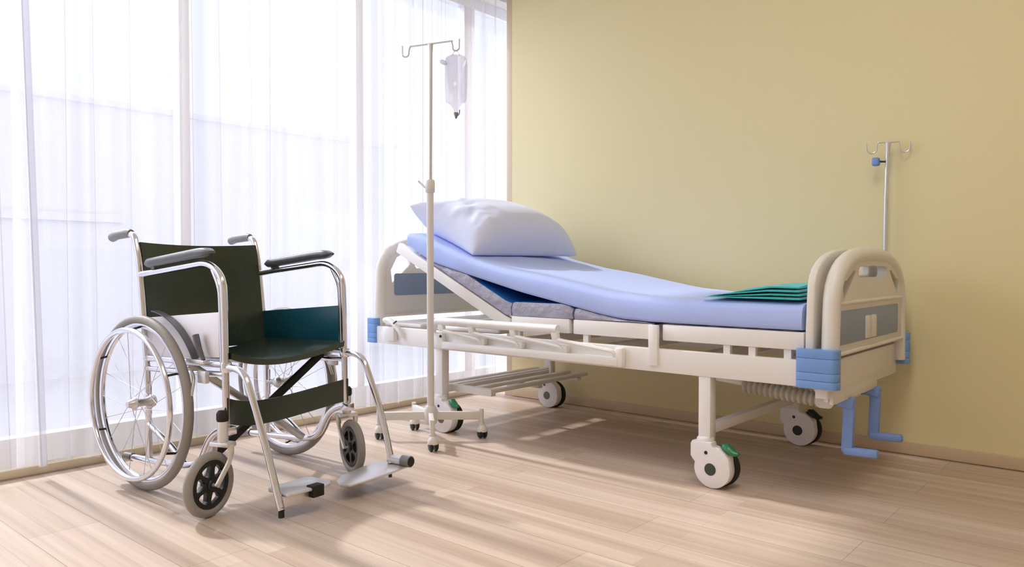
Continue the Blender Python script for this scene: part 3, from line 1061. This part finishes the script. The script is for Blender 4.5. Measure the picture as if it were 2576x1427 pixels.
b.bm.faces.new([g[i][-1] for i in range(23, -1, -1)])
# hanging tab
b.tube([V((-0.014, -0.010, -0.004)) , V((-0.008, -0.004, 0.016)), V((0.0, 0, 0.020)), V((0.008, 0.004, 0.016)), V((0.014, 0.010, -0.004))], 0.0022, 6)
b.done('bag_body', M['bag'], bag, smooth=60).scale = (0.95, 0.95, 0.90)
b = MB()
b.lathe([(0.010, 0), (0.0085, -0.012), (0.006, -0.014), (0.006, -0.020), (0.003, -0.026)], (0, 0, -0.250), (0, 0, 1), 12)
b.tube([V((0.004, 0.002, -0.266)), V((0.012, 0.008, -0.255)), V((0.013, 0.009, -0.238))], 0.0028, 6)
b.done('outlet_port', M['grip'], bag)
MB().lathe([(0.006, -0.020), (0.010, -0.008), (0.010, 0.006), (0.004, 0.014)], -wd * 0.057 + V((0, 0, -0.030)), -wd + V((0, 0, 0.5)), 10).done('side_port', M['bag'], bag)

# ================================================================== WHEELCHAIR
wc = thing('wheelchair', 'folding chrome wheelchair with dark green seat in front of the sheer curtains', 'wheelchair', (0.446, -1.950, 0), math.radians(5.5))
TR = 0.0112
def wp(mb, name, m, parent=None, **k):
    return mb.done(name, m, parent or wc, **k)

for s in (-1, 1):
    y = 0.248 * s
    # back post with push handle
    b = MB().tube([(-0.045, y, 0.075), (-0.050, y, 0.40), (-0.072, y, 0.60), (-0.098, y, 0.800), (-0.125, y, 0.878), (-0.165, y, 0.884)], TR, 12, rad=0.045)
    post = wp(b, 'back_post', M['chrome'])
    MB().tube([(-0.150, y, 0.886), (-0.165, y, 0.886), (-0.25, y, 0.880), (-0.280, y, 0.872), (-0.286, y, 0.870)], [0.013, 0.0165, 0.0165, 0.0165, 0.013], 14).done('hand_grip', M['grip'], post)
    # armrest tube running into the front post
    b = MB().tube([(-0.085, y, 0.738), (0.320, y, 0.780), (0.402, y, 0.735), (0.408, y, 0.600), (0.412, y, 0.245)], TR, 12, rad=0.075)
    arm = wp(b, 'armrest_frame', M['chrome'])
    MB().tube([(0.350, y, 0.757), (0.388, y, 0.700), (0.392, y, 0.625), (0.396, y, 0.455)], TR * 0.9, 10, rad=0.05).done('inner_post', M['chrome'], arm)
    # arm pad
    n = 18
    def padpt(i, j):
        t = j / (n - 1)
        x = -0.040 + 0.385 * t
        zc_ = 0.742 + 0.108 * (x + 0.085) + 0.012
        e = min(1.0, (t / 0.06 + 0.35)) * min(1.0, ((1 - t) / 0.10 + 0.25))
        a = 2 * PI * i / 14
        ca, sa = math.cos(a), math.sin(a)
        return V((x, y + 0.024 * e ** 0.5 * math.copysign(abs(ca) ** 0.7, ca), zc_ + 0.017 + 0.017 * e * math.copysign(abs(sa) ** 0.8, sa) - 0.010 * max(0, t - 0.8) * 2))
    b = MB()
    g = b.grid(14, n, padpt, close_u=True)
    b.bm.faces.new([g[i][0] for i in range(14)])
    b.bm.faces.new([g[i][-1] for i in range(13, -1, -1)])
    b.box((0.0, y - 0.012, 0.757), (0.02, y + 0.012, 0.772))
    wp(b, 'armrest_pad', M['pad'], smooth=60)
    # side guard: outer metal sheet, inner vinyl sheet
    poly = [(-0.052, 0.452), (0.392, 0.476), (0.392, 0.622), (-0.062, 0.586)]
    def guard(yy, t, nm, m_, par=None):
        mm = Matrix(((1, 0, 0, 0), (0, 0, 1, yy), (0, 1, 0, 0), (0, 0, 0, 1)))
        return MB().plate(poly, [], mm, t, 0.001).done(nm, m_, par or wc)
    if s < 0:
        gd = guard(y + 0.001, 0.003, 'side_guard', M['satin'])
        guard(y + 0.005, 0.003, 'guard_lining', M['teal_vinyl'], gd)
    else:
        gd = guard(y - 0.004, 0.003, 'side_guard', M['steel'])
        guard(y - 0.008, 0.003, 'guard_lining', M['teal_vinyl'], gd)
    # seat rails and frame
    b = MB()
    b.tube([(-0.055, y, 0.444), (0.412, y, 0.455)], TR, 12)
    b.tube([(-0.055, y, 0.408), (0.20, y, 0.414), (0.412, y, 0.424)], TR * 0.85, 10)
    b.tube([(-0.058, y, 0.450), (-0.060, y, 0.402)], TR * 0.8, 8)
    b.tube([(-0.150, y, 0.078), (-0.06, y, 0.082), (0.185, y, 0.098), (0.265, y, 0.120), (0.330, y, 0.225), (0.420, y, 0.256)], TR * 1.05, 12, rad=0.05)
    b.tube([(0.185, y, 0.100), (0.10, y, 0.150), (-0.048, y, 0.215)], TR * 0.9, 10)
    b.box((0.40, y - 0.016, 0.236), (0.445, y + 0.016 , 0.262), 0.003)
    fr = wp(b, 'side_frame', M['chrome'])
    MB().tube([(-0.155, y, 0.078), (-0.205, y, 0.076)], 0.0145, 12).done('rear_tip', M['grip'], fr)
    # leg rest hanger
    yb_ = y
    b = MB().tube([(0.405, y, 0.448), (0.505, y, 0.446), (0.600, y, 0.250), (0.676 if s < 0 else 0.655, y - 0.004 * s, 0.040 if s < 0 else 0.075)], TR, 12, rad=0.085)
    b.lathe([(0.016, 0), (0.018, 0.006), (0.018, 0.026), (0.016, 0.032)], (0.412, y, 0.432), (0, 0, 1), 12)
    lr = wp(b, 'leg_rest', M['chrome'])
    if s < 0:
        # folded clamp block and plate
        MB().bar((0.664, y + 0.012, 0.060), (0.672, y + 0.112, 0.060), 0.026, 0.034, bev=0.004).done('footplate_clamp', M['alu'], lr)
        f = MB()
        pl = [(0.600, -0.232), (0.690, -0.232), (0.706, -0.10), (0.700, -0.075), (0.680, -0.058), (0.600, -0.060), (0.580, -0.080), (0.582, -0.220)]
        f.plate(pl, [], Matrix.Translation((0, 0, 0.078)), 0.009, 0.003)
        f.done('footplate', M['alu'], lr)
        MB().box((0.672, -0.148, 0.056), (0.706, -0.104, 0.092), 0.003).done('plate_bumper', M['rubber'], lr)
        MB().cyl((0.676, y + 0.004, 0.018), (0.676, y + 0.004, 0.050), 0.009, 10).done('end_plug', M['rubber'], lr)
    else:
        MB().tube([(0.640, y, 0.088), (0.712, y + 0.004, 0.088)], 0.017, 14).done('footplate_clamp', M['alu'], lr)
        MB().tube([(0.700, y + 0.003, 0.088), (0.735, y + 0.006, 0.088)], 0.020, 14).done('end_cap', M['grip'], lr)
        MB().cyl((0.7335, y + 0.006, 0.088), (0.738, y + 0.006, 0.088), 0.0165, 14).done('end_plug', M['rubber'], lr)
        f = MB()
        pl = [(0.585, 0.245), (0.725, 0.250), (0.722, 0.180), (0.706, 0.060), (0.690, 0.012), (0.660, 0.000), (0.620, 0.020), (0.590, 0.070)]
        mm = Matrix.Translation((0.65, 0.25, 0.066)) @ Matrix.Rotation(math.radians(4), 4, 'X') @ Matrix.Translation((-0.65, -0.25, 0))
        f.plate(pl, [], mm, 0.008, 0.003)
        f.done('footplate', M['alu'], lr)
        MB().cyl((0.690, 0.20, 0.040), (0.690, 0.20, 0.062), 0.006, 8).done('plate_screw', M['hubgrey'], lr)
    # rear wheel
    yw = 0.298 * s
    RW = 0.300
    ring = lambda R, yy, n_=64, zc=RW: [(R * math.cos(2 * PI * k / n_), yy, zc + R * math.sin(2 * PI * k / n_)) for k in range(n_)]
    tire = wp(MB().tube(ring(RW - 0.0155, yw), 0.0155, 12, closed=True), 'rear_wheel', M['tyre'])
    MB().tube(ring(0.268, yw), 0.010, 10, closed=True, squash=1.25).done('rim', M['chrome'], tire)
    hr = MB().tube(ring(0.252, yw + 0.045 * s), 0.0095, 10, closed=True).done('hand_rim', M['chrome'], tire)
    for k in range(6):
        a = math.radians(27 + 60 * k)
        MB().tube([(0.262 * math.cos(a), yw + 0.006 * s, RW + 0.262 * math.sin(a)), (0.254 * math.cos(a), yw + 0.040 * s, RW + 0.254 * math.sin(a))], 0.004, 6).done('rim_tab', M['black'], tire)
    h = MB()
    h.lathe([(0.010, -0.05), (0.018, -0.046), (0.024, -0.034), (0.018, -0.028), (0.013, -0.010), (0.013, 0.012), (0.018, 0.020), (0.024, 0.026), (0.016, 0.034), (0.010, 0.05)], (0, yw, RW), (0, s, 0), 18)
    h.done('hub', M['steel'], tire)
    for k in range(20):
        a = 2 * PI * k / 20
        side = 1 if k % 2 else -1
        off = 0.45 * (1 if (k // 2) % 2 else -1)
        MB().tube([(0.021 * math.cos(a + off * 2.4), yw + side * 0.026, RW + 0.021 * math.sin(a + off * 2.4)),
                   (0.263 * math.cos(a), yw + side * 0.003, RW + 0.263 * math.sin(a))], 0.0012, 5, cap=False).done('spoke', M['steel'], tire)
    # axle bracket between wheel and back post
    b = MB()
    b.tube([(-0.045, y, RW), (0.0, y + 0.018 * s, RW), (0.0, yw, RW)], 0.010, 10)
    b.bar((-0.047, y, RW + 0.05), (-0.047, y, RW - 0.05), 0.006, 0.035, up=(1, 0, 0))
    wp(b, 'axle', M['steel'])
    # caster fork and wheel
    if s < 0:
        sx, sy, ang, trail = 0.432, -0.275, math.radians(-76), 0.060
    else:
        sx, sy, ang, trail = 0.392, 0.275, math.radians(-20), 0.050
    dx, dy = math.cos(ang), math.sin(ang)
    tdir = V((dx, dy, 0)); sdir = V((-dy, dx, 0))
    stp = V((sx, sy, 0)); ctr = stp + tdir * trail + V((0, 0, 0.100))
    f = MB()
    f.tube([stp + V((0, 0, 0.210)), stp + V((0, 0, 0.285))], 0.0165, 14)
    f.bar(V((0.412, 0.248 * s, 0.250)), stp + V((0, 0, 0.250)), 0.024, 0.03)
    f.bar(stp + sdir * -0.036 + V((0, 0, 0.212)), stp + sdir * 0.036 + V((0, 0, 0.212)), 0.042, 0.014, bev=0.003)
    for k in (-1, 1):
        o_ = sdir * 0.033 * k
        f.tube([stp + o_ + V((0, 0, 0.212)), stp + o_ + tdir * 0.004 + V((0, 0, 0.165)), ctr + o_ * 0.9 + V((0, 0, -0.004))], [0.011, 0.012, 0.009], 8, rad=0.02, squash=0.55)
    f.tube([ctr + sdir * 0.036, ctr - sdir * 0.036], 0.0055, 8)
    fork = wp(f, 'caster_fork', M['alu'])
    MB().lathe([(0.017, 0), (0.019, 0.006), (0.019, 0.024), (0.013, 0.033), (0, 0.035)], stp + V((0, 0, 0.283)), (0, 0, 1), 14).done('stem_cap', M['rubber'], fork)
    def cring(R, n_=44): return [ctr + tdir * R * math.cos(2 * PI * k / n_) + V((0, 0, R * math.sin(2 * PI * k / n_))) for k in range(n_)]
    MB().tube(cring(0.0855), 0.0145, 12, closed=True, squash=1.0).done('caster_tyre', M['tyre'], fork)
    c = MB()
    mm = Matrix((tdir, V((0, 0, 1)), sdir)).transposed().to_4x4()
    mm.translation = ctr - sdir * 0.010
    holes = []
    for k in range(6):
        m0 = 60 * k + 10
        holes.append(arc(0, 0, 0.0605, m0 - 19, m0 + 19, 8) + arc(0, 0, 0.051, m0 + 23, m0 + 23.1, 1) + arc(0, 0, 0.036, m0 + 18, m0 + 18.1, 1)
                     + arc(0, 0, 0.0265, m0 + 8, m0 - 8, 3) + arc(0, 0, 0.036, m0 - 18, m0 - 18.1, 1) + arc(0, 0, 0.051, m0 - 23, m0 - 23.1, 1))
    c.plate(arc(0, 0, 0.073, 0, 352.5, 47), holes, mm, 0.020, 0.0015)
    c.lathe([(0.014, -0.016), (0.017, -0.012), (0.017, 0.012), (0.014, 0.016)], ctr, sdir, 14)
    c.done('caster_wheel', M['black'], fork, smooth=35)
    # brake with lever
    b = MB()
    b.box((0.235, y - 0.012 + 0.018 * s, 0.452), (0.335, y + 0.012 + 0.018 * s, 0.466), 0.003)
    b.tube([(0.250, y + 0.018 * s, 0.425), (0.285, y + 0.030 * s, 0.405), (0.292, y + 0.046 * s, 0.350)], 0.0055, 8, rad=0.02)
    b.box((0.300, y - 0.008 + 0.022 * s, 0.392), (0.345, y + 0.008 + 0.022 * s, 0.432), 0.003)
    br = wp(b, 'brake', M['steel'])
    MB().tube([(0.322, y + 0.020 * s, 0.466), (0.300, y + 0.022 * s, 0.500), (0.282, y + 0.022 * s, 0.545)], [0.006, 0.010, 0.011], 10).done('brake_lever', M['pad'], br)

# mud guard strip following the near wheel
def fender(s):
    b = MB()
    nA = 16
    y = 0.262 * s
    def fn(i, j):
        a = math.radians(32 + 54 * i / (nA - 1))
        R = 0.316 if j in (0, 1) else 0.312
        yy = y - 0.012 if j in (0, 3) else y + 0.012
        return V((R * math.cos(a), yy, 0.300 + R * math.sin(a)))
    b.grid(nA, 4, fn)
    b.grid(nA, 2, lambda i, j: fn(i, (3, 0)[j]))
    return wp(b, 'wheel_guard', M['pad'], smooth=30)
fender(-1)

# seat sling
def sling_seat():
    b = MB()
    nu, nv = 18, 24
    def fn(i, j, k):
        u, v = i / (nu - 1), -1 + 2 * j / (nv - 1)
        x = -0.050 + 0.475 * u - 0.055 * (1 - v * v) * u ** 3
        z = 0.492 - 0.012 * (1 - u) - (0.030 + 0.010 * u) * (1 - v * v) - 0.004 * (1 - abs(v)) * u
        y = v * 0.236
        if k:
            z -= 0.020
            x -= 0.004 * (u > 0.95)
        return V((x, y, z))
    t = [[b.bm.verts.new(fn(i, j, 0)) for j in range(nv)] for i in range(nu)]
    d = [[b.bm.verts.new(fn(i, j, 1)) for j in range(nv)] for i in range(nu)]
    for i in range(nu - 1):
        for j in range(nv - 1):
            b.bm.faces.new((t[i][j], t[i + 1][j], t[i + 1][j + 1], t[i][j + 1]))
            b.bm.faces.new((d[i][j + 1], d[i + 1][j + 1], d[i + 1][j], d[i][j]))
    for j in range(nv - 1):
        b.bm.faces.new((t[-1][j], d[-1][j], d[-1][j + 1], t[-1][j + 1]))
        b.bm.faces.new((t[0][j + 1], d[0][j + 1], d[0][j], t[0][j]))
    for i in range(nu - 1):
        b.bm.faces.new((t[i + 1][0], d[i + 1][0], d[i][0], t[i][0]))
        b.bm.faces.new((t[i][-1], d[i][-1], d[i + 1][-1], t[i + 1][-1]))
    return wp(b, 'seat', M['vinyl'], smooth=60)
sling_seat()

def sling_back():
    b = MB()
    nu, nv = 20, 24
    post = [(0.44, -0.052), (0.60, -0.072), (0.80, -0.098), (0.87, -0.115)]
    def fn(i, j, k):
        u, v = i / (nu - 1), -1 + 2 * j / (nv - 1)
        z = 0.455 + (0.853 - 0.455) * u - 0.008 * (1 - v * v) * u
        x = interp(post, z) + 0.010 - 0.035 * (1 - v * v) + 0.006 * math.sin(u * 7) * (1 - v * v)
        if k: x -= 0.012
        return V((x, v * 0.240, z))
    t = [[b.bm.verts.new(fn(i, j, 0)) for j in range(nv)] for i in range(nu)]
    d = [[b.bm.verts.new(fn(i, j, 1)) for j in range(nv)] for i in range(nu)]
    for i in range(nu - 1):
        for j in range(nv - 1):
            b.bm.faces.new((t[i][j], t[i][j + 1], t[i + 1][j + 1], t[i + 1][j]))
            b.bm.faces.new((d[i][j], d[i + 1][j], d[i + 1][j + 1], d[i][j + 1]))
    for j in range(nv - 1):
        b.bm.faces.new((t[-1][j], t[-1][j + 1], d[-1][j + 1], d[-1][j]))
        b.bm.faces.new((t[0][j + 1], t[0][j], d[0][j], d[0][j + 1]))
    for i in range(nu - 1):
        b.bm.faces.new((t[i][0], t[i + 1][0], d[i + 1][0], d[i][0]))
        b.bm.faces.new((t[i + 1][-1], t[i][-1], d[i][-1], d[i + 1][-1]))
    return wp(b, 'backrest', M['vinyl'], smooth=60)
sling_back()

# calf strap between the front posts
def strap():
    b = MB()
    nv = 28
    def c(j):
        v = -1 + 2 * j / (nv - 1)
        x = 0.424 - 0.075 * (1 - v * v) ** 0.9
        z = 0.311 - 0.040 * (1 - v * v) * (1.0 - 0.25 * v)
        return x, v * 0.252, z
    def fn(i, j):
        x, y, z = c(j)
        hh = 0.041 if i in (0, 3) else -0.041
        return V((x + (0.002 if i in (0, 1) else -0.002), y, z + hh))
    b.grid(4, nv, fn, close_u=True)
    return wp(b, 'calf_strap', M['vinyl'], smooth=40)
strap()

# folding cross brace
b = MB().bar((0.300, 0.235, 0.440), (0.270, -0.225, 0.120), 0.020, 0.026, bev=0.004)
wp(b, 'cross_brace', M['rubber'])
b = MB().bar((0.180, -0.235, 0.440), (0.200, 0.225, 0.110), 0.020, 0.026, bev=0.004)
wp(b, 'cross_brace', M['steel'])
